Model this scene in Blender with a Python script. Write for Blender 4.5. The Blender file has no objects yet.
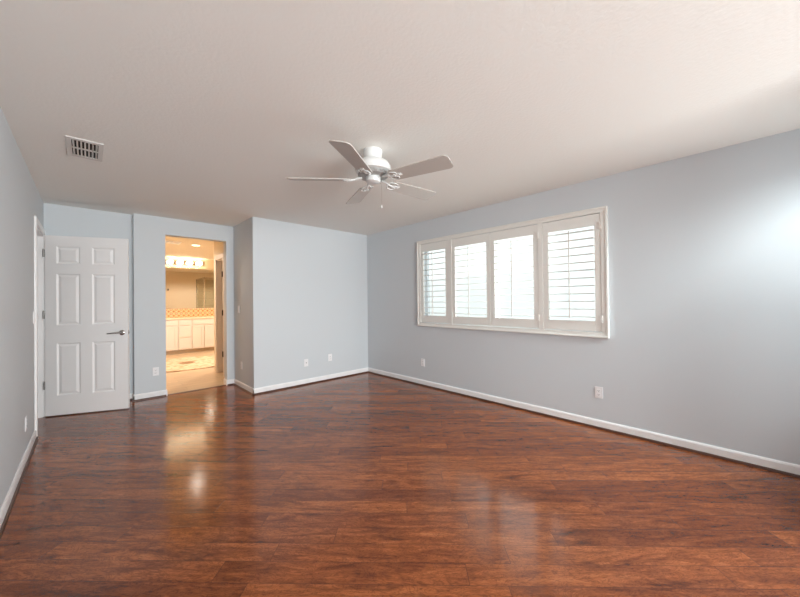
import bpy, bmesh, math, random
from mathutils import Vector, Matrix
random.seed(7)
S = bpy.context.scene
C = S.collection
PI = math.pi
# ------------------------------------------------------------------ camera, world, light, exposure
F_PX, YAW, PITCH, ROLL, CAM_Z = 328.19, 0.7592, 0.0063, 0.0107, 1.3241
cd = bpy.data.cameras.new('camera'); cam = bpy.data.objects.new('camera', cd); C.objects.link(cam)
cd.sensor_fit = 'HORIZONTAL'; cd.sensor_width = 36.0; cd.lens = F_PX / 800.0 * 36.0
cd.clip_start = 0.02; cd.clip_end = 200
_f = Vector((math.sin(YAW) * math.cos(PITCH), math.cos(YAW) * math.cos(PITCH), math.sin(PITCH)))
_r = Vector((math.cos(YAW), -math.sin(YAW), 0)); _u = _r.cross(_f)
_r2 = _r * math.cos(ROLL) - _u * math.sin(ROLL)
_u2 = _r2.cross(_f)
cam.matrix_world = Matrix(((_r2.x, _u2.x, -_f.x, 0), (_r2.y, _u2.y, -_f.y, 0), (_r2.z, _u2.z, -_f.z, CAM_Z), (0, 0, 0, 1)))
S.camera = cam
S.view_settings.view_transform = 'Standard'; S.view_settings.look = 'None'
S.view_settings.gamma = 1.0; S.view_settings.use_curve_mapping = False
S.view_settings.exposure = 0.17
S.cycles.use_denoising = True
S.cycles.max_bounces = 14; S.cycles.diffuse_bounces = 8; S.cycles.glossy_bounces = 6
S.cycles.transparent_max_bounces = 24; S.cycles.caustics_reflective = False; S.cycles.sample_clamp_indirect = 6.0
SKY, HORIZON, SKY_STRENGTH = (0.80, 0.90, 1.0, 1), (1.0, 0.99, 0.97, 1), 1.35
w = bpy.data.worlds.new('overcast_sky'); S.world = w; w.use_nodes = True
nt = w.node_tree; nt.nodes.clear()
tc = nt.nodes.new('ShaderNodeTexCoord'); sx = nt.nodes.new('ShaderNodeSeparateXYZ'); rp = nt.nodes.new('ShaderNodeValToRGB')
bg = nt.nodes.new('ShaderNodeBackground'); wo = nt.nodes.new('ShaderNodeOutputWorld')
rp.color_ramp.elements[0].position = 0.0; rp.color_ramp.elements[0].color = HORIZON
rp.color_ramp.elements[1].position = 0.8; rp.color_ramp.elements[1].color = SKY
nt.links.new(tc.outputs['Generated'], sx.inputs[0]); nt.links.new(sx.outputs[2], rp.inputs[0])
nt.links.new(rp.outputs[0], bg.inputs[0]); nt.links.new(bg.outputs[0], wo.inputs[0]); bg.inputs[1].default_value = SKY_STRENGTH

def area(name, loc, direction, sx_, sy_, power=0.0, portal=False, col=(1, 1, 1), spread=180):
    l = bpy.data.lights.new(name, 'AREA'); o = bpy.data.objects.new(name, l); C.objects.link(o)
    l.shape = 'RECTANGLE'; l.size = sx_; l.size_y = sy_; l.energy = power; l.color = col; l.spread = math.radians(spread)
    o.location = loc; o.rotation_euler = Vector(direction).to_track_quat('-Z', 'Z').to_euler()
    if portal: l.cycles.is_portal = True
    return o
sl = bpy.data.lights.new('hazy_sun', 'SUN'); sl.energy = 1.0; sl.angle = math.radians(12); sl.color = (1.0, 0.97, 0.93)
so = bpy.data.objects.new('hazy_sun', sl); C.objects.link(so); so.rotation_euler = Vector((0.7, -0.06, -0.62)).to_track_quat('-Z', 'Y').to_euler()
# plan of the room (metres): X along the long window wall's normal, Y along the window wall
XL, XR, YB, XS, Y2, X3, Y4, H, YN = -0.391, 3.771, 4.855, 1.71, 5.716, 0.4465, 5.825, 2.55, -3.40
NWX0, NWX1, NWZ0, NWZ1 = 0.15, 2.60, 0.60, 2.25
CX0, CYN, CWX0, CWX1, CWZ0, CWZ1 = 2.75, -0.75, 2.92, 3.68, 1.02, 2.36   # short wall added to shape light on the right wall, with a window, behind the camera              # window in the wall behind the camera
WY0, WY1, WZ0, WZ1 = 0.995, 3.49, 0.98, 2.19                # shuttered window opening
BYV, BX0, BX1 = 10.65, 0.60, 4.10                           # bathroom
area('daylight_portal_shutters', (XR + 0.30, (WY0 + WY1) / 2, (WZ0 + WZ1) / 2), (-1, 0, 0), WY1 - WY0, WZ1 - WZ0, 1, True)
area('daylight_portal_behind', ((NWX0 + NWX1) / 2, YN - 0.14, (NWZ0 + NWZ1) / 2), (0, 1, 0), NWX1 - NWX0, NWZ1 - NWZ0, 1, True)
area('daylight_behind_ground', (1.4, YN - 0.01, (NWZ0 + NWZ1) / 2), (0.12, 1, 0.22), 2.4, NWZ1 - NWZ0, 27, col=(1.0, 0.99, 0.97), spread=90)
area('daylight_behind_sky', (1.4, YN - 0.01, (NWZ0 + NWZ1) / 2), (0.02, 1, -0.20), 2.4, NWZ1 - NWZ0, 122, col=(0.97, 0.99, 1.0), spread=120)
area('daylight_corner_window', (3.12, -1.95, 2.75), (0.28, 1.0, -0.42), 0.95, 0.65, 72, col=(0.94, 0.98, 1.0), spread=120)
area('daylight_corner_ground', ((CWX0 + CWX1) / 2 - 0.02, CYN - 0.02, 1.35), (-0.1, 1, 0.95), 0.6, 0.5, 2.8, col=(1.0, 0.99, 0.97), spread=110)
area('daylight_portal_corner', ((CWX0 + CWX1) / 2, CYN - 0.14, (CWZ0 + CWZ1) / 2), (0, 1, 0), CWX1 - CWX0, CWZ1 - CWZ0, 1, True)
area('daylight_shutters', (XR + 0.55, (WY0 + WY1) / 2, 1.58), (-1, 0, 0.0), WY1 - WY0, 1.2, 27, col=(0.97, 0.99, 1.0), spread=110)

# ------------------------------------------------------------------ materials
def mat(name, col, rough=0.5, metal=0.0, spec=0.5, emit=None, es=0.0):
    m = bpy.data.materials.new(name); m.use_nodes = True
    b = m.node_tree.nodes['Principled BSDF']
    b.inputs['Base Color'].default_value = (*col, 1); b.inputs['Roughness'].default_value = rough
    b.inputs['Metallic'].default_value = metal; b.inputs['Specular IOR Level'].default_value = spec
    if emit: b.inputs['Emission Color'].default_value = (*emit, 1); b.inputs['Emission Strength'].default_value = es
    return m
def N(m, t, **k):
    n = m.node_tree.nodes.new(t)
    for a, v in k.items(): setattr(n, a, v)
    return n
def LK(m, a, b): m.node_tree.links.new(a, b)
def bumpy(m, scale, strength, dist=0.002, vary=0.0):
    b = m.node_tree.nodes['Principled BSDF']
    tc = N(m, 'ShaderNodeTexCoord'); no = N(m, 'ShaderNodeTexNoise'); bu = N(m, 'ShaderNodeBump')
    no.inputs['Scale'].default_value = scale; no.inputs['Detail'].default_value = 3
    bu.inputs['Strength'].default_value = strength; bu.inputs['Distance'].default_value = dist
    LK(m, tc.outputs['Object'], no.inputs['Vector']); LK(m, no.outputs['Fac'], bu.inputs['Height']); LK(m, bu.outputs[0], b.inputs['Normal'])
    return m
M = {}
M['wall'] = bumpy(mat('wall_paint', (0.642, 0.682, 0.710), 0.6, spec=0.25), 90, 0.15)
M['ceil'] = bumpy(mat('ceiling_paint', (0.87, 0.86, 0.825), 0.85, spec=0.1), 55, 0.35, 0.004)
M['trim'] = mat('trim_paint', (0.90, 0.90, 0.90), 0.35)
M['door'] = mat('door_paint', (0.90, 0.89, 0.885), 0.4)
M['shut'] = mat('shutter_paint', (0.84, 0.835, 0.795), 0.5, spec=0.3)
M['fan'] = mat('fan_enamel', (0.74, 0.75, 0.74), 0.3)
M['blade'] = bumpy(mat('blade_finish', (0.52, 0.49, 0.455), 0.45), 30, 0.1)
M['fanring'] = mat('fan_grey_ring', (0.42, 0.42, 0.41), 0.35, 0.4)
M['fanmetal'] = mat('fan_dark_vent', (0.30, 0.29, 0.28), 0.4, 0.3)
M['plastic'] = mat('cover_plastic', (0.88, 0.88, 0.89), 0.3)
M['socket'] = mat('socket_plastic', (0.62, 0.62, 0.63), 0.35)
M['slot'] = mat('socket_slot', (0.05, 0.05, 0.05), 0.5)
M['nickel'] = mat('satin_nickel', (0.60, 0.58, 0.55), 0.22, 1.0); M['hinge'] = mat('hinge_steel', (0.28, 0.27, 0.26), 0.35, 0.9)
M['bronze'] = mat('dark_bronze', (0.05, 0.035, 0.025), 0.4, 0.8)
M['chrome'] = mat('chrome', (0.75, 0.72, 0.68), 0.12, 1.0)
M['dark'] = mat('duct_dark', (0.03, 0.028, 0.025), 0.8)
M['vent'] = mat('vent_paint', (0.68, 0.65, 0.62), 0.45)
M['shoe'] = bumpy(mat('shoe_wood', (0.075, 0.026, 0.014), 0.4), 40, 0.1)
M['bwall'] = bumpy(mat('bathroom_paint', (0.72, 0.62, 0.47), 0.6), 80, 0.1)
M['bceil'] = mat('bathroom_ceiling_paint', (0.78, 0.70, 0.56), 0.7)
M['cab'] = mat('vanity_paint', (0.70, 0.64, 0.58), 0.4)
M['toe'] = mat('toe_kick_shadow', (0.45, 0.36, 0.26), 0.6)  # darker colour paints in the shadow under the vanity
M['counter'] = mat('counter_tile', (0.80, 0.68, 0.52), 0.25)
M['globe'] = mat('lit_globe', (1, 0.95, 0.85), 0.4, emit=(1.0, 0.80, 0.54), es=18.0)
M['can'] = mat('lit_downlight', (1, 0.95, 0.85), 0.4, emit=(1.0, 0.82, 0.55), es=7.0)
M['mirror'] = mat('mirror_silver', (0.88, 0.88, 0.86), 0.015, 1.0)
M['vinyl'] = mat('vinyl_frame', (0.78, 0.79, 0.80), 0.4)
M['ground'] = bumpy(mat('outdoor_concrete', (0.55, 0.54, 0.52), 0.9), 4, 0.3)
M['fence'] = bumpy(mat('outdoor_stucco', (0.88, 0.87, 0.85), 0.9), 20, 0.4)
M['fascia'] = mat('eave_paint', (0.5, 0.48, 0.45), 0.7)

def glass(name, tint, refl=0.03):
    m = bpy.data.materials.new(name); m.use_nodes = True; t = m.node_tree; t.nodes.clear()
    o = t.nodes.new('ShaderNodeOutputMaterial'); mx = t.nodes.new('ShaderNodeMixShader'); tr = t.nodes.new('ShaderNodeBsdfTransparent')
    gl = t.nodes.new('ShaderNodeBsdfGlossy'); mx.inputs[0].default_value = refl
    tr.inputs[0].default_value = (*tint, 1); gl.inputs['Roughness'].default_value = 0.02
    t.links.new(tr.outputs[0], mx.inputs[1]); t.links.new(gl.outputs[0], mx.inputs[2]); t.links.new(mx.outputs[0], o.inputs[0])
    return m
M['glass'] = glass('window_glass', (0.93, 0.97, 0.97)); M['sglass'] = glass('shower_glass', (0.93, 0.94, 0.91))

def math_n(m, op, a, b=None):
    n = N(m, 'ShaderNodeMath', operation=op)
    for i, v in enumerate((a, b)):
        if v is None: continue
        if isinstance(v, (int, float)): n.inputs[i].default_value = v
        else: LK(m, v, n.inputs[i])
    return n.outputs[0]
def ramp(m, fac, stops):
    r = N(m, 'ShaderNodeValToRGB'); e = r.color_ramp.elements
    while len(e) < len(stops): e.new(0.5)
    for k, (p, c) in enumerate(stops): e[k].position = p; e[k].color = (*c, 1)
    LK(m, fac, r.inputs[0]); return r.outputs[0]
def mixc(m, mode, fac, a, b):
    n = N(m, 'ShaderNodeMix', data_type='RGBA', blend_type=mode)
    if isinstance(fac, (int, float)): n.inputs[0].default_value = fac
    else: LK(m, fac, n.inputs[0])
    for i, v in ((6, a), (7, b)):
        if isinstance(v, tuple): n.inputs[i].default_value = (*v, 1)
        else: LK(m, v, n.inputs[i])
    return n.outputs[2]
def planks():
    m = mat('hickory_planks', (0.2, 0.06, 0.03), 0.2); b = m.node_tree.nodes['Principled BSDF']
    W, L = 0.128, 1.22
    tc = N(m, 'ShaderNodeTexCoord'); mp = N(m, 'ShaderNodeMapping'); mp.vector_type = 'POINT'
    mp.inputs['Rotation'].default_value = (0, 0, PI / 4)          # boards laid on the diagonal
    LK(m, tc.outputs['Object'], mp.inputs[0]); sp = N(m, 'ShaderNodeSeparateXYZ'); LK(m, mp.outputs[0], sp.inputs[0])
    u, v = sp.outputs[0], sp.outputs[1]
    vv = math_n(m, 'DIVIDE', v, W); row = math_n(m, 'FLOOR', vv); fv = math_n(m, 'FRACT', vv)
    wn = N(m, 'ShaderNodeTexWhiteNoise', noise_dimensions='1D'); LK(m, row, wn.inputs['W'])
    uu = math_n(m, 'ADD', math_n(m, 'DIVIDE', u, L), math_n(m, 'MULTIPLY', wn.outputs['Value'], 7.0)); col = math_n(m, 'FLOOR', uu); fu = math_n(m, 'FRACT', uu)
    cb = N(m, 'ShaderNodeCombineXYZ'); LK(m, row, cb.inputs[0]); LK(m, col, cb.inputs[1])
    pid = N(m, 'ShaderNodeTexWhiteNoise', noise_dimensions='3D'); LK(m, cb.outputs[0], pid.inputs['Vector'])
    # grain space: stretched along the board and shifted per board
    g = N(m, 'ShaderNodeCombineXYZ'); LK(m, math_n(m, 'MULTIPLY', u, 1.0), g.inputs[0]); LK(m, math_n(m, 'MULTIPLY', v, 6.0), g.inputs[1])
    LK(m, math_n(m, 'MULTIPLY', pid.outputs['Value'], 37.0), g.inputs[2])
    def noise(scale, det, dist, rough=0.6):
        n = N(m, 'ShaderNodeTexNoise'); LK(m, g.outputs[0], n.inputs['Vector']); n.inputs['Scale'].default_value = scale
        n.inputs['Detail'].default_value = det; n.inputs['Distortion'].default_value = dist; n.inputs['Roughness'].default_value = rough; return n.outputs['Fac']
    n1, n2, n3 = noise(2.8, 8, 1.2, 0.72), noise(12.0, 9, 1.0, 0.82), noise(1.5, 5, 1.2, 0.65)
    base = ramp(m, n1, [(0.25, (0.066, 0.019, 0.008)), (0.42, (0.195, 0.056, 0.017)), (0.58, (0.315, 0.098, 0.031)), (0.78, (0.46, 0.175, 0.060))])
    tone = ramp(m, pid.outputs['Value'], [(0.0, (0.80, 0.74, 0.74)), (0.35, (1.02, 0.98, 0.98)), (0.7, (1.18, 1.18, 1.16)), (1.0, (1.42, 1.46, 1.36))])
    c = mixc(m, 'MULTIPLY', 1.0, base, tone)
    fine = ramp(m, n2, [(0.30, (0.34, 0.28, 0.26)), (0.46, (0.90, 0.86, 0.84)), (0.56, (1.0, 0.98, 0.97)), (0.74, (1.25, 1.25, 1.22))])
    c = mixc(m, 'MULTIPLY', 0.85, c, fine)
    streak = ramp(m, n3, [(0.30, (0.30, 0.25, 0.25)), (0.40, (0.80, 0.78, 0.78)), (0.47, (1, 1, 1)), (1.0, (1, 1, 1))])
    c = mixc(m, 'MULTIPLY', 0.8, c, streak)
    n4 = noise(34.0, 6, 0.6, 0.8); c = mixc(m, 'MULTIPLY', 0.8, c, ramp(m, n4, [(0.36, (0.34, 0.28, 0.26)), (0.46, (0.92, 0.90, 0.88)), (0.55, (1.02, 1.02, 1.01)), (0.68, (1.30, 1.30, 1.26))]))
    g2 = N(m, 'ShaderNodeCombineXYZ'); LK(m, math_n(m, 'MULTIPLY', u, 2.2), g2.inputs[0]); LK(m, math_n(m, 'MULTIPLY', v, 5.0), g2.inputs[1]); LK(m, math_n(m, 'MULTIPLY', pid.outputs['Value'], 53.0), g2.inputs[2])
    n5 = N(m, 'ShaderNodeTexNoise'); LK(m, g2.outputs[0], n5.inputs['Vector']); n5.inputs['Scale'].default_value = 3.2; n5.inputs['Detail'].default_value = 5; n5.inputs['Distortion'].default_value = 1.2
    fig = math_n(m, 'ABSOLUTE', math_n(m, 'SUBTRACT', math_n(m, 'FRACT', math_n(m, 'MULTIPLY', n5.outputs['Fac'], 11.0)), 0.5))
    c = mixc(m, 'MULTIPLY', 0.62, c, ramp(m, fig, [(0.0, (0.42, 0.34, 0.32)), (0.10, (0.80, 0.77, 0.75)), (0.22, (1.04, 1.03, 1.0)), (0.5, (1.16, 1.16, 1.14))]))
    # seams between boards and at board ends
    ev = math_n(m, 'MINIMUM', fv, math_n(m, 'SUBTRACT', 1.0, fv)); eu = math_n(m, 'MULTIPLY', math_n(m, 'MINIMUM', fu, math_n(m, 'SUBTRACT', 1.0, fu)), L / W)
    e = math_n(m, 'MINIMUM', ev, eu); sm = N(m, 'ShaderNodeMapRange'); sm.inputs[1].default_value = 0.002; sm.inputs[2].default_value = 0.016
    LK(m, e, sm.inputs[0])
    c = mixc(m, 'MIX', math_n(m, 'SUBTRACT', 1.0, sm.outputs[0]), c, (0.055, 0.020, 0.012)); 
    LK(m, c, b.inputs['Base Color'])
    hgt = math_n(m, 'ADD', math_n(m, 'MULTIPLY', sm.outputs[0], 0.5), math_n(m, 'ADD', math_n(m, 'MULTIPLY', n1, 0.35), math_n(m, 'MULTIPLY', n2, 0.12)))
    bu = N(m, 'ShaderNodeBump'); bu.inputs['Strength'].default_value = 0.14; bu.inputs['Distance'].default_value = 0.0025; LK(m, hgt, bu.inputs['Height']); LK(m, bu.outputs[0], b.inputs['Normal'])
    rr = N(m, 'ShaderNodeMapRange'); rr.inputs[3].default_value = 0.10; rr.inputs[4].default_value = 0.20; LK(m, n2, rr.inputs[0]); LK(m, rr.outputs[0], b.inputs['Roughness'])
    b.inputs['Specular IOR Level'].default_value = 0.5
    return m
M['planks'] = planks()
def tilefloor():
    m = mat('bathroom_floor_planks', (0.6, 0.45, 0.3), 0.3); b = m.node_tree.nodes['Principled BSDF']
    tc = N(m, 'ShaderNodeTexCoord'); br = N(m, 'ShaderNodeTexBrick'); br.inputs['Scale'].default_value = 1.0
    br.inputs['Brick Width'].default_value = 1.1; br.inputs['Row Height'].default_value = 0.16; br.inputs['Mortar Size'].default_value = 0.003
    br.inputs['Color1'].default_value = (0.66, 0.50, 0.33, 1); br.inputs['Color2'].default_value = (0.57, 0.42, 0.27, 1); br.inputs['Mortar'].default_value = (0.36, 0.26, 0.17, 1)
    LK(m, tc.outputs['Object'], br.inputs['Vector'])
    mp = N(m, 'ShaderNodeMapping'); mp.inputs['Scale'].default_value = (2, 22, 1); no = N(m, 'ShaderNodeTexNoise'); no.inputs['Scale'].default_value = 1.5; no.inputs['Detail'].default_value = 4
    LK(m, tc.outputs['Object'], mp.inputs[0]); LK(m, mp.outputs[0], no.inputs['Vector'])
    LK(m, mixc(m, 'MULTIPLY', 0.6, br.outputs['Color'], ramp(m, no.outputs['Fac'], [(0.3, (0.75, 0.72, 0.68)), (0.7, (1.1, 1.1, 1.1))])), b.inputs['Base Color'])
    return m
M['bfloor'] = tilefloor()
def backsplash_mat():
    m = mat('patterned_tile', (0.7, 0.4, 0.2), 0.25); b = m.node_tree.nodes['Principled BSDF']
    tc = N(m, 'ShaderNodeTexCoord'); sp = N(m, 'ShaderNodeSeparateXYZ'); LK(m, tc.outputs['Object'], sp.inputs[0])
    fx = math_n(m, 'FRACT', math_n(m, 'DIVIDE', sp.outputs[0], 0.115)); fz = math_n(m, 'FRACT', math_n(m, 'DIVIDE', sp.outputs[2], 0.115))
    dx = math_n(m, 'ABSOLUTE', math_n(m, 'SUBTRACT', fx, 0.5)); dz = math_n(m, 'ABSOLUTE', math_n(m, 'SUBTRACT', fz, 0.5))
    d = math_n(m, 'ADD', dx, dz); g = math_n(m, 'MAXIMUM', dx, dz)
    c = ramp(m, d, [(0.0, (0.34, 0.13, 0.05)), (0.20, (0.42, 0.17, 0.07)), (0.30, (0.74, 0.44, 0.20)), (0.52, (0.78, 0.52, 0.28)), (0.62, (0.52, 0.22, 0.10))])
    c = mixc(m, 'MIX', math_n(m, 'GREATER_THAN', g, 0.475), c, (0.8, 0.68, 0.5)); LK(m, c, b.inputs['Base Color']); return m
M['splash'] = backsplash_mat()
def rug_mat():
    m = mat('woven_rug', (0.6, 0.45, 0.3), 0.95, spec=0.05); b = m.node_tree.nodes['Principled BSDF']
    tc = N(m, 'ShaderNodeTexCoord'); vo = N(m, 'ShaderNodeTexVoronoi'); vo.inputs['Scale'].default_value = 5.5; no = N(m, 'ShaderNodeTexNoise'); no.inputs['Scale'].default_value = 7.0; no.inputs['Distortion'].default_value = 2.0
    LK(m, tc.outputs['Object'], vo.inputs['Vector']); LK(m, tc.outputs['Object'], no.inputs['Vector'])
    c1 = ramp(m, vo.outputs['Distance'], [(0.0, (0.48, 0.32, 0.21)), (0.18, (0.58, 0.38, 0.24)), (0.32, (0.70, 0.55, 0.39)), (0.6, (0.70, 0.57, 0.42)), (0.75, (0.58, 0.44, 0.30))])
    c2 = ramp(m, no.outputs['Fac'], [(0.40, (0.82, 0.76, 0.70)), (0.50, (1, 1, 1)), (0.62, (1.05, 1, 0.95))])
    ln = N(m, 'ShaderNodeVectorMath', operation='LENGTH'); mp = N(m, 'ShaderNodeMapping'); mp.inputs['Scale'].default_value = (1.0, 0.80, 0); LK(m, tc.outputs['Object'], mp.inputs[0]); LK(m, mp.outputs[0], ln.inputs[0])
    med = ramp(m, ln.outputs['Value'], [(0.0, (0.42, 0.32, 0.26)), (0.12, (0.48, 0.38, 0.30)), (0.17, (1, 1, 1)), (0.74, (1, 1, 1)), (0.78, (0.6, 0.5, 0.4)), (0.84, (1, 1, 1))])
    LK(m, mixc(m, 'MULTIPLY', 1.0, mixc(m, 'MULTIPLY', 0.9, c1, c2), med), b.inputs['Base Color']); return m
M['rug'] = rug_mat()
def shower_tile():
    m = mat('shower_tile', (0.6, 0.5, 0.38), 0.3); b = m.node_tree.nodes['Principled BSDF']
    tc = N(m, 'ShaderNodeTexCoord'); br = N(m, 'ShaderNodeTexBrick'); br.offset = 0.0; br.inputs['Scale'].default_value = 1.0; br.inputs['Brick Width'].default_value = 0.3; br.inputs['Row Height'].default_value = 0.3; br.inputs['Mortar Size'].default_value = 0.005
    br.inputs['Color1'].default_value = (0.60, 0.50, 0.36, 1); br.inputs['Color2'].default_value = (0.54, 0.45, 0.32, 1); br.inputs['Mortar'].default_value = (0.40, 0.33, 0.24, 1)
    mp = N(m, 'ShaderNodeMapping'); mp.inputs['Rotation'].default_value = (PI / 2, 0, 0); LK(m, tc.outputs['Object'], mp.inputs[0]); LK(m, mp.outputs[0], br.inputs['Vector']); LK(m, br.outputs['Color'], b.inputs['Base Color']); return m
M['stile'] = shower_tile()

# ------------------------------------------------------------------ mesh helpers
class MB:
    def __init__(s): s.b = bmesh.new()
    def box(s, x0, x1, y0, y1, z0, z1, bev=0.0, mtx=None):
        r = bmesh.ops.create_cube(s.b, size=1.0)['verts']
        for v in r: v.co = Vector(((x0 + x1) / 2 + v.co.x * (x1 - x0), (y0 + y1) / 2 + v.co.y * (y1 - y0), (z0 + z1) / 2 + v.co.z * (z1 - z0)))
        if bev:
            ed = list({e for v in r for e in v.link_edges})
            q = bmesh.ops.bevel(s.b, geom=ed, offset=bev, segments=2, affect='EDGES', profile=0.6)
            r = list({v for f in q['faces'] for v in f.verts} | {v for v in r if v.is_valid})
        if mtx: bmesh.ops.transform(s.b, matrix=mtx, verts=r)
        return s
    def lathe(s, prof, seg=32, mtx=None):
        rings = []; vs = []
        for r, z in prof:
            if r < 1e-5: ring = [s.b.verts.new((0, 0, z))]
            else: ring = [s.b.verts.new((r * math.cos(2 * PI * k / seg), r * math.sin(2 * PI * k / seg), z)) for k in range(seg)]
            rings.append(ring); vs += ring
        for a, b in zip(rings, rings[1:]):
            for k in range(seg):
                k2 = (k + 1) % seg
                if len(a) == 1 and len(b) == 1: continue
                if len(a) == 1: s.b.faces.new((a[0], b[k], b[k2]))
                elif len(b) == 1: s.b.faces.new((a[k], b[0], a[k2]))
                else: s.b.faces.new((a[k], b[k], b[k2], a[k2]))
        if mtx: bmesh.ops.transform(s.b, matrix=mtx, verts=vs)
        return s
    def cyl(s, p, q, r, seg=16):
        p, q = Vector(p), Vector(q); d = q - p; Lh = d.length
        mt = Matrix.Translation(p) @ d.to_track_quat('Z', 'Y').to_matrix().to_4x4()
        return s.lathe([(0, 0), (r, 0), (r, Lh), (0, Lh)], seg, mt)
    def tube(s, pts, r, seg=8):
        pts = [Vector(p) for p in pts]; rings = []
        for i, p in enumerate(pts):
            d = (pts[min(i + 1, len(pts) - 1)] - pts[max(i - 1, 0)]).normalized()
            a = d.orthogonal().normalized() if i == 0 else (pa - d * pa.dot(d)).normalized(); pa = a; c = d.cross(a)
            rr = r[i] if isinstance(r, (list, tuple)) else r
            rings.append([s.b.verts.new(p + (a * math.cos(2 * PI * k / seg) + c * math.sin(2 * PI * k / seg)) * rr) for k in range(seg)])
        for A, B in zip(rings, rings[1:]):
            for k in range(seg): s.b.faces.new((A[k], A[(k + 1) % seg], B[(k + 1) % seg], B[k]))
        s.b.faces.new(rings[0][::-1]); s.b.faces.new(rings[-1]); return s
    def prism(s, poly, z0, z1, mtx=None):
        a = [s.b.verts.new((x, y, z0)) for x, y in poly]; b = [s.b.verts.new((x, y, z1)) for x, y in poly]; n = len(poly)
        s.b.faces.new(a[::-1]); s.b.faces.new(b)
        for k in range(n): s.b.faces.new((a[k], a[(k + 1) % n], b[(k + 1) % n], b[k]))
        if mtx: bmesh.ops.transform(s.b, matrix=mtx, verts=a + b)
        return s
    def sweep(s, prof, p, q, nrm):
        # prof: (out, up) polygon swept from p to q, out along nrm
        p, q, nrm = Vector(p), Vector(q), Vector(nrm)
        A = [s.b.verts.new(p + nrm * o + Vector((0, 0, u))) for o, u in prof]; B = [s.b.verts.new(q + nrm * o + Vector((0, 0, u))) for o, u in prof]; n = len(prof)
        for k in range(n): s.b.faces.new((A[k], A[(k + 1) % n], B[(k + 1) % n], B[k]))
        s.b.faces.new(A[::-1]); s.b.faces.new(B); return s
    def done(s, name, material, parent=None, smooth=False, origin=None, mtx=None):
        bmesh.ops.recalc_face_normals(s.b, faces=s.b.faces)
        if mtx: bmesh.ops.transform(s.b, matrix=mtx, verts=s.b.verts)
        if origin is not None: bmesh.ops.translate(s.b, vec=-Vector(origin), verts=s.b.verts)
        me = bpy.data.meshes.new(name); s.b.to_mesh(me); s.b.free(); me.materials.append(material)
        if smooth:
            me.polygons.foreach_set('use_smooth', [True] * len(me.polygons))
            try: me.set_sharp_from_angle(angle=math.radians(40))
            except Exception: pass
        o = bpy.data.objects.new(name, me); C.objects.link(o)
        if origin is not None: o.location = origin
        if parent: o.parent = parent
        return o
def thing(name, label, cat, loc=(0, 0, 0), rz=0, group=None, kind=None, rot=None):
    o = bpy.data.objects.new(name, None); C.objects.link(o); o.location = loc; o.rotation_euler = rot or (0, 0, rz); o.empty_display_size = 0.1
    return tag(o, label, cat, group, kind)
def tag(o, label=None, cat=None, group=None, kind=None):
    if label: o['label'] = label
    if cat: o['category'] = cat
    if group: o['group'] = group
    if kind: o['kind'] = kind
    return o
def struct(mb, name, material, label, cat, **k): return tag(mb.done(name, material, **k), label, cat, None, 'structure')
def copy_tree(o, parent=None):
    c = o.copy(); C.objects.link(c)
    if parent: c.parent = parent
    for ch in list(o.children): copy_tree(ch, c)
    return c

# ------------------------------------------------------------------ room shell
struct(MB().box(-1.7, CX0 + 0.12, YN - 0.12, CYN - 0.12, -0.12, 0).box(-1.7, XR + 0.15, CYN - 0.12, Y2 + 0.005, -0.12, 0).box(-1.7, X3 + 0.1, Y2 + 0.005, Y4 + 0.1, -0.12, 0), 'floor', M['planks'], 'reddish brown diagonal hardwood plank floor of the empty bedroom', 'floor')
struct(MB().box(BX0 - 0.15, BX1 + 0.15, Y2 + 0.045, BYV + 0.15, -0.12, 0), 'floor_bathroom', M['bfloor'], 'pale tan bathroom floor beyond the doorway', 'floor')
struct(MB().box(0.80, 1.60, Y2 + 0.005, Y2 + 0.045, -0.12, 0.006), 'trim_threshold', M['shoe'], 'dark wood threshold strip between bedroom and bathroom floors', 'threshold')
struct(MB().box(-1.7, CX0 + 0.12, YN - 0.12, CYN - 0.12, H, H + 0.12).box(-1.7, XR + 0.15, CYN - 0.12, Y2 + 0.07, H, H + 0.12).box(-1.7, X3 + 0.1, Y2 + 0.07, Y4 + 0.13, H, H + 0.12), 'ceiling', M['ceil'], 'off-white textured ceiling of the bedroom', 'ceiling')
struct(MB().box(BX0 - 0.15, BX1 + 0.15, Y2 + 0.07, BYV + 0.15, H, H + 0.12), 'ceiling_bathroom', M['bceil'], 'warm cream ceiling of the bathroom beyond the doorway', 'ceiling')
DY0, DY1, DZ = 4.905, 5.705, 2.14           # bedroom doorway in the left wall
struct(MB().box(XL - 0.115, XL, YN - 0.12, DY0, 0, H).box(XL - 0.115, XL, DY1, Y4 + 0.13, 0, H).box(XL - 0.115, XL, DY0, DY1, DZ, H), 'wall_left', M['wall'], 'pale grey wall on the left with the bedroom doorway', 'wall')
struct(MB().box(XL, X3, Y4, Y4 + 0.13, 0, H), 'wall_recess', M['wall'], 'pale grey wall behind the open white door', 'wall')
OX0, OX1, OZ = 0.800, 1.600, 2.306
struct(MB().box(X3, OX0, Y2, Y2 + 0.14, 0, H).box(OX1, XS + 0.12, Y2, Y2 + 0.14, 0, H).box(OX0, OX1, Y2, Y2 + 0.14, OZ, H), 'wall_doorway', M['wall'], 'pale grey wall around the opening to the bathroom', 'wall')
struct(MB().box(XS, XS + 0.12, YB, Y2, 0, H), 'wall_alcove', M['wall'], 'narrow shaded side wall between the bathroom opening and the back wall', 'wall')
struct(MB().box(XS + 0.12, XR + 0.15, YB, YB + 0.12, 0, H), 'wall_back', M['wall'], 'pale grey back wall facing the camera in the middle of the room', 'wall')
struct(MB().box(XR, XR + 0.15, CYN - 0.12, WY0, 0, H).box(XR, XR + 0.15, WY1, YB, 0, H).box(XR, XR + 0.15, WY0, WY1, 0, WZ0).box(XR, XR + 0.15, WY0, WY1, WZ1, H), 'wall_right', M['wall'], 'long pale grey wall on the right with the shuttered window', 'wall')
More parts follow.
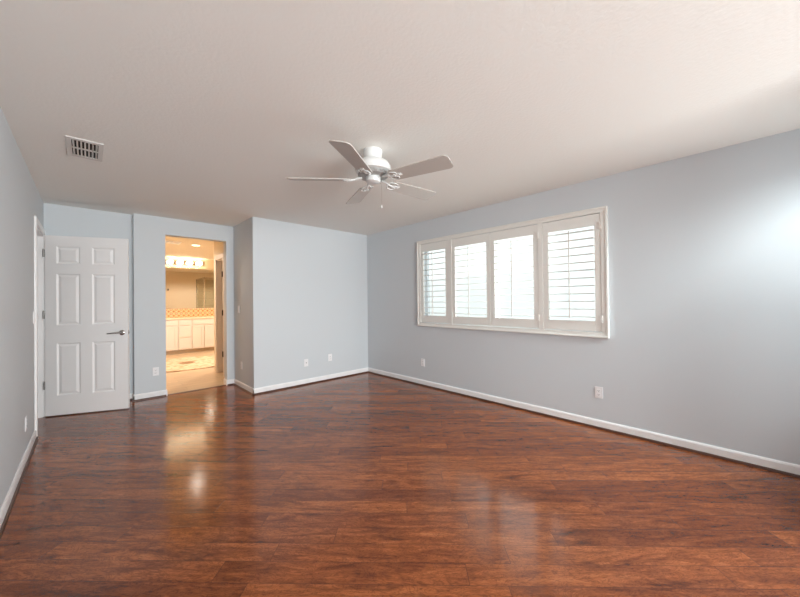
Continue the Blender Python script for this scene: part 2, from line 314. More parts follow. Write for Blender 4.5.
struct(MB().box(XL, NWX0, YN - 0.12, YN, 0, H).box(NWX1, CX0 + 0.12, YN - 0.12, YN, 0, H).box(NWX0, NWX1, YN - 0.12, YN, 0, NWZ0).box(NWX0, NWX1, YN - 0.12, YN, NWZ1, H), 'wall_near', M['wall'], 'pale grey wall behind the camera', 'wall')
struct(MB().box(CX0, CWX0, CYN - 0.12, CYN, 0, H).box(CWX1, XR, CYN - 0.12, CYN, 0, H).box(CWX0, CWX1, CYN - 0.12, CYN, 0, CWZ0).box(CWX0, CWX1, CYN - 0.12, CYN, CWZ1, H).box(CX0, CX0 + 0.12, YN, CYN - 0.12, 0, H), 'wall_corner_added', M['wall'], 'pale grey unseen walls added behind the camera to shape the light on the right wall', 'wall')  # unseen nook added to block and shape daylight on the right wall
struct(MB().box(-1.7, -1.6, 3.9, Y4 + 0.13, 0, H).box(-1.6, XL - 0.115, 3.9, 4.0, 0, H).box(-1.6, XL - 0.115, Y4, Y4 + 0.13, 0, H), 'wall_hall', M['wall'], 'hall walls beyond the bedroom doorway', 'wall')
# bathroom walls
SX, SY1 = 1.76, 7.08
struct(MB().box(BX0 - 0.15, BX0, Y2 + 0.14, BYV + 0.15, 0, H), 'wall_bathroom_left', M['bwall'], 'cream left wall of the bathroom', 'wall')
struct(MB().box(BX1, BX1 + 0.15, Y2 + 0.14, BYV + 0.15, 0, H), 'wall_bathroom_right', M['bwall'], 'cream right wall of the bathroom', 'wall')
struct(MB().box(BX0, BX1, BYV + 0.001, BYV + 0.15, 0, H), 'wall_bathroom_back', M['bwall'], 'cream wall above the bathroom vanity', 'wall')
struct(MB().box(BX0, OX0 - 0.06, Y2 + 0.14, Y2 + 0.16, 0, H).box(XS + 0.12, BX1, Y2 + 0.02, Y2 + 0.16, 0, H).box(OX1 + 0.06, XS + 0.12, Y2 + 0.14, Y2 + 0.16, 0, H), 'wall_bathroom_front', M['bwall'], 'cream bathroom wall seen in the vanity mirror', 'wall')
LY0, LY1, LZ = 6.44, 6.88, 2.12
struct(MB().box(SX, SX + 0.14, Y2 + 0.16, LY0, 0, H).box(SX, SX + 0.14, LY1, SY1, 0, H).box(SX, SX + 0.14, LY0, LY1, LZ, H), 'wall_bathroom_stub', M['bwall'], 'short cream bathroom wall with the cased closet door', 'wall')

# baseboards with brown quarter-round
BP = [(0, 0.0), (0.013, 0.0), (0.013, 0.072), (0.010, 0.080), (0.006, 0.088), (0, 0.088)]
QR = [(0, 0)] + [(0.0125 + 0.014 * math.cos(a) , 0.020 * math.sin(a)) for a in (0, PI / 8, PI / 4, 3 * PI / 8, PI / 2)] + [(0, 0.020)]
def baseboard(name, runs, label):
    b = MB(); q = MB()
    for p, e, n in runs:
        b.sweep(BP, (*p, 0), (*e, 0), (*n, 0)); q.sweep(QR, (*p, 0), (*e, 0), (*n, 0))
    o = struct(b, name, M['trim'], label, 'baseboard'); s = q.done('shoe_molding', M['shoe'], o); s['label'] = 'dark brown wood quarter-round strip'
    return o
baseboard('baseboard_left', [((XL, YN), (XL, DY0 - 0.062), (1, 0))], 'white baseboard with brown shoe strip along the left wall')
baseboard('baseboard_recess', [((XL, Y4), (X3, Y4), (0, -1)), ((X3, Y4), (X3, Y2 - 0.013), (-1, 0))], 'short white baseboard in the corner behind the open door')
baseboard('baseboard_doorway', [((X3 - 0.013, Y2), (OX0 , Y2), (0, -1)), ((OX1, Y2), (XS, Y2), (0, -1))], 'white baseboard either side of the bathroom opening')
baseboard('baseboard_alcove', [((XS, YB - 0.013), (XS, Y2), (-1, 0))], 'white baseboard on the narrow side wall by the bathroom opening')
baseboard('baseboard_back', [((XS - 0.013, YB), (XR, YB), (0, -1))], 'white baseboard with brown shoe strip along the back wall')
baseboard('baseboard_right', [((XR, CYN), (XR, YB), (-1, 0))], 'long white baseboard with brown shoe strip under the shuttered window')
o = struct(MB().sweep(BP, (OX1, Y2 - 0.013, 0), (OX1, Y2 + 0.14, 0), (-1, 0, 0)).sweep(BP, (OX0, Y2 - 0.013, 0), (OX0, Y2 + 0.14, 0), (1, 0, 0)), 'baseboard_opening', M['trim'], 'white baseboard ends wrapping the jambs of the bathroom opening', 'baseboard')

# ------------------------------------------------------------------ bedroom doorway casing and open door
cas = [(0, 0), (0.018, 0.004), (0.018, 0.040), (0.012, 0.056), (0, 0.058)]
tr = MB()
for y0, y1 in ((DY0 - 0.062, DY0 - 0.004), (DY1 + 0.004, DY1 + 0.062)):
    tr.box(XL, XL + 0.018, y0, y1, 0, DZ + 0.004, 0.003)
tr.box(XL, XL + 0.018, DY0 - 0.062, DY1 + 0.062, DZ + 0.004, DZ + 0.064, 0.003)
tr.box(XL - 0.115, XL + 0.001, DY0, DY0 + 0.018, 0, DZ).box(XL - 0.115, XL + 0.001, DY1 - 0.018, DY1, 0, DZ).box(XL - 0.115, XL + 0.001, DY0, DY1, DZ - 0.018, DZ)
struct(tr, 'trim_1', M['door'], 'white casing around the bedroom doorway in the left wall', 'door casing')
A = Vector((-0.372, 5.660)); B = Vector((0.368, 5.339)); ang = math.atan2(B.y - A.y, B.x - A.x)
DW, DT, DH, DB = 0.796, 0.036, 2.137, 0.012
door = thing('door_1', 'white six-panel bedroom door standing open at the left wall', 'door', (A.x, A.y, 0), ang, kind='structure')
# local: x along the leaf, -y faces the camera; leaf occupies y 0..DT
ss = [0, 0.105, 0.327, 0.440, 0.663, DW]; zz = [DB, 0.242, 0.862, 1.073, 1.686, 1.806, 2.012, DH]
lf = MB()
for x0, x1 in ((0, ss[1]), (ss[2], ss[3]), (ss[4], DW)): lf.box(x0, x1, 0, DT, DB, DH)
for z0, z1 in ((zz[0], zz[1]), (zz[2], zz[3]), (zz[4], zz[5]), (zz[6], zz[7])):
    for x0, x1 in ((ss[1], ss[2]), (ss[3], ss[4])): lf.box(x0, x1, 0, DT, z0, z1)
lf.done('door_leaf', M['door'], door)
def ring_panel(x0, x1, z0, z1, y, sgn, steps):
    b = bmesh.new(); prev = None
    for ins, dep in steps:
        r = [b.verts.new((x, y + sgn * dep, z)) for x, z in ((x0 + ins, z0 + ins), (x1 - ins, z0 + ins), (x1 - ins, z1 - ins), (x0 + ins, z1 - ins))]
        if prev:
            for k in range(4): b.faces.new((prev[k], prev[(k + 1) % 4], r[(k + 1) % 4], r[k]))
        prev = r
    b.faces.new(prev); return b
for x0, x1 in ((ss[1], ss[2]), (ss[3], ss[4])):
    for z0, z1 in ((zz[1], zz[2]), (zz[3], zz[4]), (zz[5], zz[6])):
        pm = MB(); st = [(0, 0.0005), (0.006, 0.004), (0.014, 0.010), (0.020, 0.010), (0.040, 0.003), (0.043, 0.002)]
        b1 = ring_panel(x0, x1, z0, z1, 0, 1, st); b2 = ring_panel(x0, x1, z0, z1, DT, -1, st)
        for bb in (b1, b2):
            me = bpy.data.meshes.new('tmp'); bb.to_mesh(me); bb.free(); pm.b.from_mesh(me); bpy.data.meshes.remove(me)
        pm.done('door_panel', M['door'], door)
hd = MB()
for sg, yy in ((-1, 0.0), (1, DT)):
    mt = Matrix.Translation((0.735, yy, 0.962)) @ Matrix.Rotation(PI / 2 * (1 if sg < 0 else -1), 4, 'X')
    hd.lathe([(0, 0), (0.031, 0), (0.031, 0.006), (0.026, 0.011), (0.012, 0.013), (0.011, 0.045), (0, 0.047)], 24, mt)
    yb = yy + sg * 0.043
    hd.tube([(0.750, yb, 0.962), (0.72, yb, 0.964), (0.67, yb + sg * 0.004, 0.962), (0.625, yb, 0.957), (0.600, yb - sg * 0.006, 0.955)], [0.011, 0.010, 0.009, 0.008, 0.006], 10)
h = hd.done('lever_handle', M['nickel'], door, smooth=True); h['label'] = 'satin nickel lever handle'
lp = MB().box(DW - 0.001, DW + 0.0015, 0.006, DT - 0.006, 0.935, 0.990).cyl((DW, DT / 2, 0.962), (DW + 0.010, DT / 2, 0.962), 0.008, 12).done('latch', M['nickel'], door)
for zc in (1.925, 1.20, 0.37):
    hg = MB().cyl((-0.010, -0.004, zc - 0.045), (-0.010, -0.004, zc + 0.045), 0.007, 12).cyl((-0.010, -0.004, zc + 0.045), (-0.010, -0.004, zc + 0.052), 0.004, 8).box(-0.010, 0.0, 0.0, DT - 0.006, zc - 0.045, zc + 0.045)
    o = hg.done('hinge', M['hinge'], door, smooth=True)

# ------------------------------------------------------------------ window, shutter frame, shutters
win = thing('window_1', 'wide bright window behind the white plantation shutters', 'window', (XR, 0, 0), kind='structure')
fr = MB(); xo0, xo1 = 0.095, 0.135
fr.box(xo0, xo1, WY0, WY1, WZ0, WZ0 + 0.05).box(xo0, xo1, WY0, WY1, WZ1 - 0.05, WZ1).box(xo0, xo1, WY0, WY0 + 0.05, WZ0, WZ1).box(xo0, xo1, WY1 - 0.05, WY1, WZ0, WZ1)
fr.box(xo0, xo1, 2.215, 2.275, WZ0, WZ1)
fr.done('window_frame', M['vinyl'], win)
MB().box(0.112, 0.116, WY0 + 0.05, 2.215, WZ0 + 0.05, WZ1 - 0.05).done('pane', M['glass'], win); MB().box(0.112, 0.116, 2.275, WY1 - 0.05, WZ0 + 0.05, WZ1 - 0.05).done('pane', M['glass'], win)
FY0, FY1, FZ0, FZ1 = 0.940, 3.547, 0.925, 2.247
t = thing('trim_2', 'cream white moulded frame holding the four window shutters', 'shutter frame', (XR, 0, 0), kind='structure')
def fbar(y0, y1, z0, z1): return MB().box(-0.030, 0.0, y0, y1, z0, z1, 0.004)
fm = MB()
for (y0, y1, z0, z1) in ((FY0, FY1, FZ0, FZ0 + 0.055), (FY0, FY1, FZ1 - 0.055, FZ1), (FY0, FY0 + 0.062, FZ0 + 0.055, FZ1 - 0.055), (FY1 - 0.062, FY1, FZ0 + 0.055, FZ1 - 0.055)):
    fm.box(-0.026, 0.0, y0, y1, z0, z1, 0.003)
# raised outer bead
for (y0, y1, z0, z1) in ((FY0, FY1, FZ0, FZ0 + 0.020), (FY0, FY1, FZ1 - 0.020, FZ1), (FY0, FY0 + 0.020, FZ0 + 0.020, FZ1 - 0.020), (FY1 - 0.020, FY1, FZ0 + 0.020, FZ1 - 0.020)):
    fm.box(-0.036, -0.020, y0, y1, z0, z1, 0.005)
fm.done('outer_frame', M['shut'], t)
for y0, y1 in ((1.585, 1.640), (2.880, 2.936)): MB().box(-0.024, 0.03, y0, y1, FZ0 + 0.055, FZ1 - 0.055, 0.003).done('center_post', M['shut'], t)
PZ0, PZ1, LZ0, LZ1 = 0.984, 2.188, 1.092, 2.072
def shutter(y0, y1, label, hinge_side):
    s = thing('window_shutter', label, 'shutter', (XR - 0.004, (y0 + y1) / 2, PZ0), group='plantation shutters on the window')
    hw = (y1 - y0) / 2 - 0.002; st = 0.056; T = 0.014
    f = MB(); hh = PZ1 - PZ0
    f.box(-T, T, -hw, -hw + st, 0.002, hh - 0.002, 0.002).box(-T, T, hw - st, hw, 0.002, hh - 0.002, 0.002)
    f.box(-T, T, -hw + st, hw - st, 0.002, LZ0 - PZ0, 0.002).box(-T, T, -hw + st, hw - st, LZ1 - PZ0, hh - 0.002, 0.002)
    f.done('panel_frame', M['shut'], s)
    n = 12; pitch = (LZ1 - LZ0) / n; lw = hw - st - 0.002
    prof = [(0.0445 * math.cos(a), 0.0055 * math.sin(a)) for a in [2 * PI * k / 16 for k in range(16)]]
    proto = None
    for k in range(n):
        zc = LZ0 - PZ0 + (k + 0.5) * pitch
        if proto is None:
            b = MB(); A_ = [b.b.verts.new((x, -lw, z)) for x, z in prof]; B_ = [b.b.verts.new((x, lw, z)) for x, z in prof]
            for q in range(16): b.b.faces.new((A_[q], A_[(q + 1) % 16], B_[(q + 1) % 16], B_[q]))
            b.b.faces.new(A_); b.b.faces.new(B_[::-1])
            proto = b.done('louver', M['shut'], s, smooth=True); lo = proto
        else: lo = proto.copy(); C.objects.link(lo)
        lo.location = (0, 0, zc); lo.rotation_euler = (0, LOUVER_TILT, 0)
    MB().box(-0.058, -0.047, -0.006, 0.006, LZ0 - PZ0 + 0.015, LZ1 - PZ0 - 0.02, 0.002).done('tilt_rod', M['shut'], s)
    for zc in (0.13, hh - 0.13):
        yh = hinge_side * (hw + 0.001)
        MB().box(-0.030, -T, yh - 0.010, yh + 0.010, zc - 0.035, zc + 0.035, 0.002).done('hinge', M['shut'], s)
    return s
LOUVER_TILT = math.radians(0)
shutter(2.936, 3.485, 'white louvered shutter nearest the back corner of the room', 1)
shutter(2.261, 2.880, 'white louvered shutter second from the back corner, left of the middle seam', 1)
shutter(1.640, 2.259, 'white louvered shutter second from the outer end, right of the middle seam', -1)
shutter(1.002, 1.585, 'white louvered shutter at the end farthest from the back corner', -1)
win2 = thing('window_2', 'wide window in the wall behind the camera', 'window', (0, YN - 0.06, 0), kind='structure')
f2 = MB()
for (x0, x1, z0, z1) in ((NWX0, NWX1, NWZ0, NWZ0 + 0.05), (NWX0, NWX1, NWZ1 - 0.05, NWZ1), (NWX0, NWX0 + 0.05, NWZ0, NWZ1), (NWX1 - 0.05, NWX1, NWZ0, NWZ1), ((NWX0 + NWX1) / 2 - 0.03, (NWX0 + NWX1) / 2 + 0.03, NWZ0, NWZ1)):
    f2.box(x0, x1, -0.04, 0.0, z0, z1)
f2.done('window_frame', M['vinyl'], win2)
MB().box(NWX0 + 0.05, NWX1 - 0.05, -0.022, -0.018, NWZ0 + 0.05, NWZ1 - 0.05).done('pane', M['glass'], win2)
win3 = thing('window_3', 'small window in the corner wall behind the camera', 'window', (0, CYN - 0.06, 0), kind='structure')
f3 = MB()
for (x0, x1, z0, z1) in ((CWX0, CWX1, CWZ0, CWZ0 + 0.04), (CWX0, CWX1, CWZ1 - 0.04, CWZ1), (CWX0, CWX0 + 0.04, CWZ0 + 0.04, CWZ1 - 0.04), (CWX1 - 0.04, CWX1, CWZ0 + 0.04, CWZ1 - 0.04)): f3.box(x0, x1, -0.04, 0.0, z0, z1)
f3.done('window_frame', M['vinyl'], win3)
MB().box(CWX0 + 0.04, CWX1 - 0.04, -0.022, -0.018, CWZ0 + 0.04, CWZ1 - 0.04).done('pane', M['glass'], win3)
# outdoors
struct(MB().box(XR + 0.15, 30, -20, 25, -0.4, -0.15).box(-20, XR + 0.15, -30, YN - 0.12, -0.4, -0.15).box(CX0 + 0.12, XR + 0.15, YN - 0.12, CYN - 0.12, -0.4, -0.15), 'ground', M['ground'], 'pale concrete ground outside the windows', 'ground')
struct(MB().box(9.0, 9.2, -12, 22, -0.15, 2.1), 'wall_outside', M['fence'], 'grey stucco garden wall outside the shuttered window', 'wall')

# ------------------------------------------------------------------ ceiling fan
FX, FY, FZ = 1.688, 2.083, 2.308
fan = thing('ceiling_fan', 'white five-blade ceiling fan mounted close to the bedroom ceiling', 'ceiling fan', (FX, FY, H))
MB().lathe([(0, 0), (0.075, 0), (0.078, -0.012), (0.072, -0.055), (0.066, -0.075), (0, -0.075)], 40).done('canopy', M['fan'], fan, smooth=True)
MB().lathe([(0, -0.070), (0.066, -0.072), (0.092, -0.084), (0.128, -0.104), (0.145, -0.130), (0.148, -0.158), (0.142, -0.174), (0.128, -0.180), (0, -0.180)], 48).done('motor_housing', M['fan'], fan, smooth=True)
vb = MB().lathe([(0, -0.178), (0.112, -0.178), (0.112, -0.186), (0.118, -0.196), (0.122, -0.210), (0.108, -0.219), (0, -0.219)], 48).done('vent_ring', M['fanring'], fan, smooth=True)
for k in range(15):
    a = 2 * PI * k / 15; 
    MB().box(0.112, 0.1225, -0.012, 0.012, -0.211, -0.193, 0.002).done('vent_slot', M['fanmetal'], fan, mtx=Matrix.Rotation(a, 4, 'Z'))
MB().lathe([(0, -0.212), (0.056, -0.212), (0.061, -0.220), (0.061, -0.244), (0.057, -0.256), (0.044, -0.263), (0, -0.265)], 36).done('switch_housing', M['fan'], fan, smooth=True)
R0, R1, HW = 0.175, 0.680, 0.077
pitch = -0.245
outline = [(R0, -0.052), (R0 + 0.014, -0.062)]
for k in range(7):
    a = -PI / 2 + k * PI / 2 / 6; outline.append((R1 - 0.035 + 0.035 * math.cos(a), -HW + 0.035 + 0.035 * math.sin(a)))
for k in range(7):
    a = k * PI / 2 / 6; outline.append((R1 - 0.035 + 0.035 * math.cos(a), HW - 0.035 + 0.035 * math.sin(a)))
outline += [(R0 + 0.014, 0.062), (R0, 0.052)]
bl = None
for k in range(5):
    a = -1.3128 + k * 2 * PI / 5
    mt = Matrix.Rotation(a, 4, 'Z') @ Matrix.Translation((0, 0, FZ - H)) @ Matrix.Rotation(pitch * 1.0, 4, 'X')
    bo = MB().prism(outline, -0.003, 0.004).done('blade', M['blade'], fan); bo.matrix_local = mt
    ir = MB()
    ir.tube([(0.090, 0, 0.016), (0.120, 0, 0.014), (0.145, 0, 0.006), (0.170, 0, -0.005), (0.220, 0, -0.008)], [0.009, 0.009, 0.008, 0.007, 0.006], 8)
    for sg in (-1, 1):
        ir.tube([(0.145, 0, 0.004), (0.158, sg * 0.022, 0.002), (0.178, sg * 0.042, -0.005), (0.208, sg * 0.047, -0.008), (0.234, sg * 0.036, -0.008), (0.240, sg * 0.018, -0.008), (0.222, sg * 0.010, -0.008), (0.208, sg * 0.020, -0.008)], 0.0045, 7)
    ir.box(0.200, 0.272, -0.016, 0.016, -0.008, -0.003, 0.002)
    for sx_ in (0.216, 0.256): ir.lathe([(0, -0.012), (0.006, -0.011), (0.007, -0.008), (0, -0.008)], 10, Matrix.Translation((sx_, 0, 0)))
    ir.done('blade_iron', M['fan'], bo, smooth=True)
px = Vector((0.040, -0.032, 0))
pc = MB(); pc.tube([(px.x, px.y, -0.262), (px.x + 0.012, px.y - 0.008, -0.266), (px.x + 0.015, px.y - 0.010, -0.28), (px.x + 0.015, px.y - 0.010, -0.445)], 0.0014, 6)
ch = pc.done('pull_chain', M['chrome'], fan, smooth=True); 
MB().lathe([(0, 0), (0.004, -0.003), (0.006, -0.015), (0.004, -0.025), (0, -0.028)], 12, Matrix.Translation((px.x + 0.015, px.y - 0.010, -0.443))).done('chain_pull', M['fan'], ch, smooth=True)

# ------------------------------------------------------------------ ceiling vent
VX0, VX1, VY0, VY1 = -0.120, 0.090, 3.375, 3.790
vt = thing('ceiling_vent', 'white rectangular air register in the ceiling above the open door', 'air vent', ((VX0 + VX1) / 2, (VY0 + VY1) / 2, H))
hx, hy = (VX1 - VX0) / 2, (VY1 - VY0) / 2; gx, gy = hx - 0.030, hy - 0.040
f = MB(); 
for (x0, x1, y0, y1) in ((-hx, hx, -hy, -gy), (-hx, hx, gy, hy), (-hx, -gx, -gy, gy), (gx, hx, -gy, gy)): f.box(x0, x1, y0, y1, -0.010, -0.001, 0.002)
f.box(-gx, gx, -0.010, 0.010, -0.010, -0.003)
f.done('vent_frame', M['vent'], vt)
MB().box(-gx, gx, -gy, gy, -0.0022, -0.0012).done('duct', M['dark'], vt)
for rowy in (-1, 1):
    for k in range(7):
        xc = -gx + (k + 0.5) * 2 * gx / 7
        y0, y1 = (0.010, gy) if rowy > 0 else (-gy, -0.010)
        b = MB().box(-0.0012, 0.0012, y0, y1, -0.007, 0.007).done('vent_slat', M['vent'], vt)
        b.location = (xc, 0, -0.0095); b.rotation_euler = (0, math.radians(38 if k < 4 else -38), 0)

# ------------------------------------------------------------------ outlets and switches (local: x across, z up, -y faces the room)
def plate(kind, label, loc, rz, group):
    nm = {'outlet': 'wall_outlet', 'switch': 'light_switch', 'cable': 'cable_plate'}[kind]
    o = thing(nm, label, {'outlet': 'outlet', 'switch': 'light switch', 'cable': 'cable outlet'}[kind], loc, rz, group)
    MB().box(-0.036, 0.036, -0.006, 0, -0.058, 0.058, 0.003).done('cover_plate', M['plastic'], o)
    if kind == 'outlet':
        for zc in (0.020, -0.020):
            s = MB().box(-0.017, 0.017, -0.008, -0.005, zc - 0.014, zc + 0.014, 0.003).done('socket', M['plastic'], o)
            MB().box(-0.0075, -0.0055, -0.0086, -0.0075, zc - 0.004, zc + 0.006).box(0.0055, 0.0075, -0.0086, -0.0075, zc - 0.004, zc + 0.006).cyl((0, -0.0086, zc - 0.008), (0, -0.0075, zc - 0.008), 0.0025, 10).done('slots', M['slot'], s)
        MB().cyl((0, -0.0072, 0), (0, -0.005, 0), 0.003, 10).done('screw', M['socket'], o)
    elif kind == 'switch':
        MB().box(-0.0165, 0.0165, -0.010, -0.005, -0.033, 0.033, 0.003).done('rocker', M['plastic'], o)
    else:
        MB().cyl((0, -0.018, 0), (0, -0.005, 0), 0.005, 10).cyl((0, -0.009, 0), (0, -0.005, 0), 0.008, 6).done('coax_jack', M['nickel'], o)
        for zc in (0.042, -0.042): MB().cyl((0, -0.0072, zc), (0, -0.005, zc), 0.003, 10).done('screw', M['socket'], o)
    return o
G = 'wall plates in the bedroom'
RW, LW, BK = -PI / 2, PI / 2, 0.0        # facing -X, +X, -Y
plate('outlet', 'white outlet on the right wall below the near end of the shuttered window', (XR, 1.043, 0.366), RW, G)
plate('outlet', 'white outlet on the right wall near the back corner', (XR, 3.470, 0.358), RW, G)
plate('cable', 'white cable plate low on the back wall, farther from the window corner', (2.520, YB, 0.345), BK, G)
plate('outlet', 'white outlet low on the back wall, closer to the window corner', (2.960, YB, 0.375), BK, G)
plate('outlet', 'white outlet between the open door and the bathroom opening', (0.680, Y2, 0.365), BK, G)
plate('switch', 'white light switch on the narrow shaded wall beside the bathroom opening', (XS, 5.484, 1.212), RW, G)
plate('outlet', 'white outlet low on the narrow shaded wall beside the bathroom opening', (XS, 5.364, 0.350), RW, G)
plate('switch', 'white light switch on the left wall beside the doorway casing', (XL, 4.770, 1.197), LW, G)
plate('outlet', 'white outlet low on the left wall before the doorway', (XL, 4.212, 0.315), LW, G)

# ------------------------------------------------------------------ bathroom
VYF = 10.10
van = thing('vanity_cabinet', 'cream vanity cabinet with panelled doors and drawers in the bathroom', 'vanity', (0, VYF, 0))
vx0, vx1 = 0.62, 2.56
MB().box(vx0, vx1, 0.018, BYV - VYF - 0.013, 0.10, 0.895).done('body', M['cab'], van)
MB().box(vx0 + 0.01, vx1 - 0.01, 0.075, BYV - VYF - 0.013, 0.0, 0.10).done('toe_kick', M['toe'], van)
def front(kind, x0, x1, z0, z1):
    b = MB().box(x0, x1, 0.0, 0.018, z0, z1, 0.003)
    if kind == 'door':
        s = 0.055
        for (a, c, d, e) in ((x0, x1, z0, z0 + s), (x0, x1, z1 - s, z1), (x0, x0 + s, z0 + s, z1 - s), (x1 - s, x1, z0 + s, z1 - s)): b.box(a, c, -0.007, 0.001, d, e, 0.002)
    else: b.box(x0 + 0.02, x1 - 0.02, -0.004, 0.001, z0 + 0.02, z1 - 0.02, 0.002)
    b.done(kind if kind != 'false' else 'false_front', M['cab'], van)
for ux0, ux1 in ((1.105, 1.665), (1.985, 2.545)):
    front('false', ux0 + 0.008, ux1 - 0.008, 0.740, 0.880); m_ = (ux0 + ux1) / 2
    front('door', ux0 + 0.008, m_ - 0.008, 0.115, 0.720); front('door', m_ + 0.008, ux1 - 0.008, 0.115, 0.720)
front('door', 0.640, 1.095, 0.115, 0.880)
for z0, z1 in ((0.740, 0.880), (0.430, 0.718), (0.115, 0.408)): front('drawer', 1.686, 1.964, z0, z1)
tag(MB().box(vx0 - 0.005, vx1 + 0.02, VYF - 0.025, BYV, 0.895, 0.932, 0.008).done('countertop', M['counter']), 'pale tiled countertop on the bathroom vanity', 'countertop')
tag(MB().box(vx0 - 0.005, vx1 + 0.3, BYV - 0.012, BYV, 0.932, 1.165, 0.002).done('backsplash', M['splash']), 'orange and cream patterned tile backsplash above the vanity counter', 'backsplash')
tag(MB().box(0.62, 2.95, BYV - 0.008, BYV, 1.170, 2.285, 0.001).done('wall_mirror', M['mirror']), 'large frameless mirror above the bathroom vanity', 'mirror')
vl = thing('vanity_light', 'bar of four glowing globe bulbs above the bathroom mirror', 'light fixture', (1.926, BYV, 2.43))
MB().box(-0.46, 0.46, -0.030, 0, -0.055, 0.055, 0.006).done('back_plate', M['chrome'], vl)
for gxp in (-0.338, -0.116, 0.109, 0.339):
    hl = MB().lathe([(0, 0), (0.030, 0), (0.030, 0.03), (0.022, 0.045), (0, 0.045)], 20, Matrix.Translation((gxp, -0.030, 0)) @ Matrix.Rotation(PI / 2, 4, 'X')).done('socket_cup', M['chrome'], vl, smooth=True)
    gb = MB(); bmesh.ops.create_uvsphere(gb.b, u_segments=24, v_segments=14, radius=0.062, matrix=Matrix.Translation((gxp, -0.125, -0.005)))
    gb.done('globe', M['globe'], vl, smooth=True)
for nm, lx, ly, lb in (('recessed_or_fill_light', 1.66, 8.05, 'bright recessed downlight in the bathroom ceiling in front of the exhaust fan'), ('recessed_or_fill_light', 3.05, 8.45, 'added unseen fill light in the bathroom ceiling near the shower'), ('recessed_or_fill_light', 0.84, 8.05, 'added unseen fill light in the bathroom ceiling on the left of the exhaust fan')):  # second and third fixtures are unseen, added to brighten the bathroom
    rl = thing(nm, lb, 'ceiling light', (lx, ly, H))
    MB().lathe([(0.070, 0), (0.098, 0), (0.098, -0.005), (0.085, -0.010), (0.070, -0.006), (0.070, 0)], 32).done('trim_ring', M['trim'], rl, smooth=True)
    MB().lathe([(0, -0.001), (0.070, -0.001), (0.070, -0.004), (0, -0.004)], 32).done('lens', M['can'], rl)
fv = thing('exhaust_fan', 'square exhaust fan grille in the bathroom ceiling', 'exhaust fan', (1.22, 7.95, H))
MB().box(-0.15, 0.15, -0.15, 0.15, -0.012, 0, 0.004).done('grille', M['trim'], fv)
for k in range(6): MB().box(-0.12, 0.12, -0.115 + k * 0.046 - 0.008, -0.115 + k * 0.046 + 0.008, -0.0135, -0.010).done('slot', M['socket'], fv)
rg = MB(); pts = [(0.86 * math.cos(t_) , 0.92 * math.sin(t_)) for t_ in [2 * PI * k / 64 for k in range(64)]]
pts = [(math.copysign(abs(x / 0.86) ** 0.7 * 0.86, x), math.copysign(abs(y / 0.92) ** 0.7 * 0.92, y)) for x, y in pts]
rg.prism(pts, 0.0, 0.012)
tag(rg.done('bath_rug', M['rug'], origin=None), 'patterned tan rug on the bathroom floor before the vanity', 'rug').location = (1.56, 8.45, 0.0005)
# closet door in the stub wall
d2 = thing('door_2', 'cream closed closet door in the short bathroom wall', 'door', (SX, 0, 0), kind='structure')
MB().box(0.085, 0.118, LY0 + 0.018, LY1 - 0.018, 0.01, LZ - 0.020, 0.002).done('door_leaf', M['cab'], d2)
for zc in (1.83, 1.14, 0.40): MB().cyl((-0.024, LY0 - 0.001, zc - 0.05), (-0.024, LY0 - 0.001, zc + 0.05), 0.011, 12).box(-0.024, -0.016, LY0 - 0.004, LY0 + 0.012, zc - 0.05, zc + 0.05).done('hinge', M['bronze'], d2)
t3 = MB().box(SX - 0.018, SX, LY0 - 0.062, LY0, 0, LZ, 0.003).box(SX - 0.018, SX, LY1, LY1 + 0.062, 0, LZ, 0.003).box(SX - 0.024, SX, LY0 - 0.075, LY1 + 0.075, LZ, LZ + 0.085, 0.004)
t3.box(SX, SX + 0.14, LY0, LY0 + 0.016, 0, LZ).box(SX, SX + 0.14, LY1 - 0.016, LY1, 0, LZ).box(SX, SX + 0.14, LY0, LY1, LZ - 0.016, LZ)
struct(t3, 'trim_3', M['cab'], 'cream casing around the bathroom closet door', 'door casing')
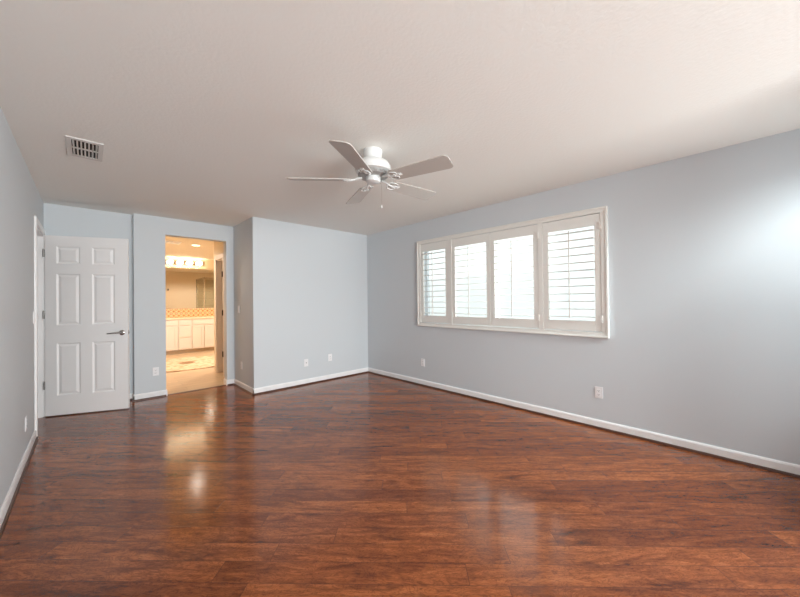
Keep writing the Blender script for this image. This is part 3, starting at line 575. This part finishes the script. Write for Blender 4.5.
# shower enclosure reflected in the mirror
sh = thing('shower_enclosure', 'framed glass shower enclosure reflected in the bathroom mirror', 'shower', (3.19, 7.12, 0))
sw, sd, sz = BX1 - 3.19, 7.12 - (Y2 + 0.16), 2.28
fm = MB()
for (a, b_) in (((0, 0, 0), (0, 0, sz)), ((sw - 0.015, 0, 0), (sw - 0.015, 0, sz)), ((0, -sd + 0.015, 0), (0, -sd + 0.015, sz)), ((sw * 0.45, 0, 0.1), (sw * 0.45, 0, sz))):
    fm.box(a[0] - 0.015, a[0] + 0.015, a[1] - 0.015, a[1] + 0.015, a[2], b_[2])
for zc in (0.115, sz - 0.015): fm.box(0, sw, -0.015, 0.015, zc - 0.02, zc + 0.02).box(-0.015, 0.015, -sd, 0, zc - 0.02, zc + 0.02)
fm.done('metal_frame', M['chrome'], sh)
MB().box(0, sw, -0.05, 0.05, 0, 0.10).box(-0.05, 0.05, -sd, -0.05, 0, 0.10).done('curb', M['stile'], sh)
for nm, bx in (('glass_panel', (0.015, sw * 0.45, -0.003, 0.003, 0.12, sz - 0.02)), ('glass_door', (sw * 0.45, sw - 0.02, -0.003, 0.003, 0.12, sz - 0.02)), ('glass_panel', (-0.003, 0.003, -sd + 0.02, -0.015, 0.12, sz - 0.02))):
    MB().box(*bx).done(nm, M['sglass'], sh)
MB().box(0.02, sw, -sd, -sd + 0.012, 0.10, sz).box(sw - 0.012, sw, -sd, -0.02, 0.10, sz).done('tile_surround', M['stile'], sh)
rh = thing('robe_hook', 'small dark robe hook on the bathroom wall seen in the mirror', 'hook', (2.235, Y2 + 0.16, 1.84))
MB().box(-0.02, 0.02, 0, 0.008, -0.035, 0.035, 0.003).done('hook_plate', M['bronze'], rh)
MB().tube([(0, 0.006, 0.01), (0, 0.04, 0.0), (0, 0.055, 0.02), (0, 0.055, 0.04)], 0.008, 8).done('hook_arm', M['bronze'], rh, smooth=True)
def point(name, loc, power, r=0.06, col=(1.0, 0.72, 0.42)):
    l = bpy.data.lights.new(name, 'POINT'); l.energy = power; l.shadow_soft_size = r; l.color = col
    o = bpy.data.objects.new(name, l); C.objects.link(o); o.location = loc; return o
for lx, ly, pw in ((1.66, 8.05, 8), (3.05, 8.45, 270), (0.84, 8.05, 130)):  # first lamp sits at the visible fixture, the others are added fill
    l = bpy.data.lights.new('downlight', 'SPOT'); l.energy = pw; l.spot_size = math.radians(168); l.spot_blend = 0.25; l.color = (1, 0.86, 0.72); l.shadow_soft_size = 0.08
    o = bpy.data.objects.new('downlight', l); C.objects.link(o); o.location = (lx, ly, H - 0.03)
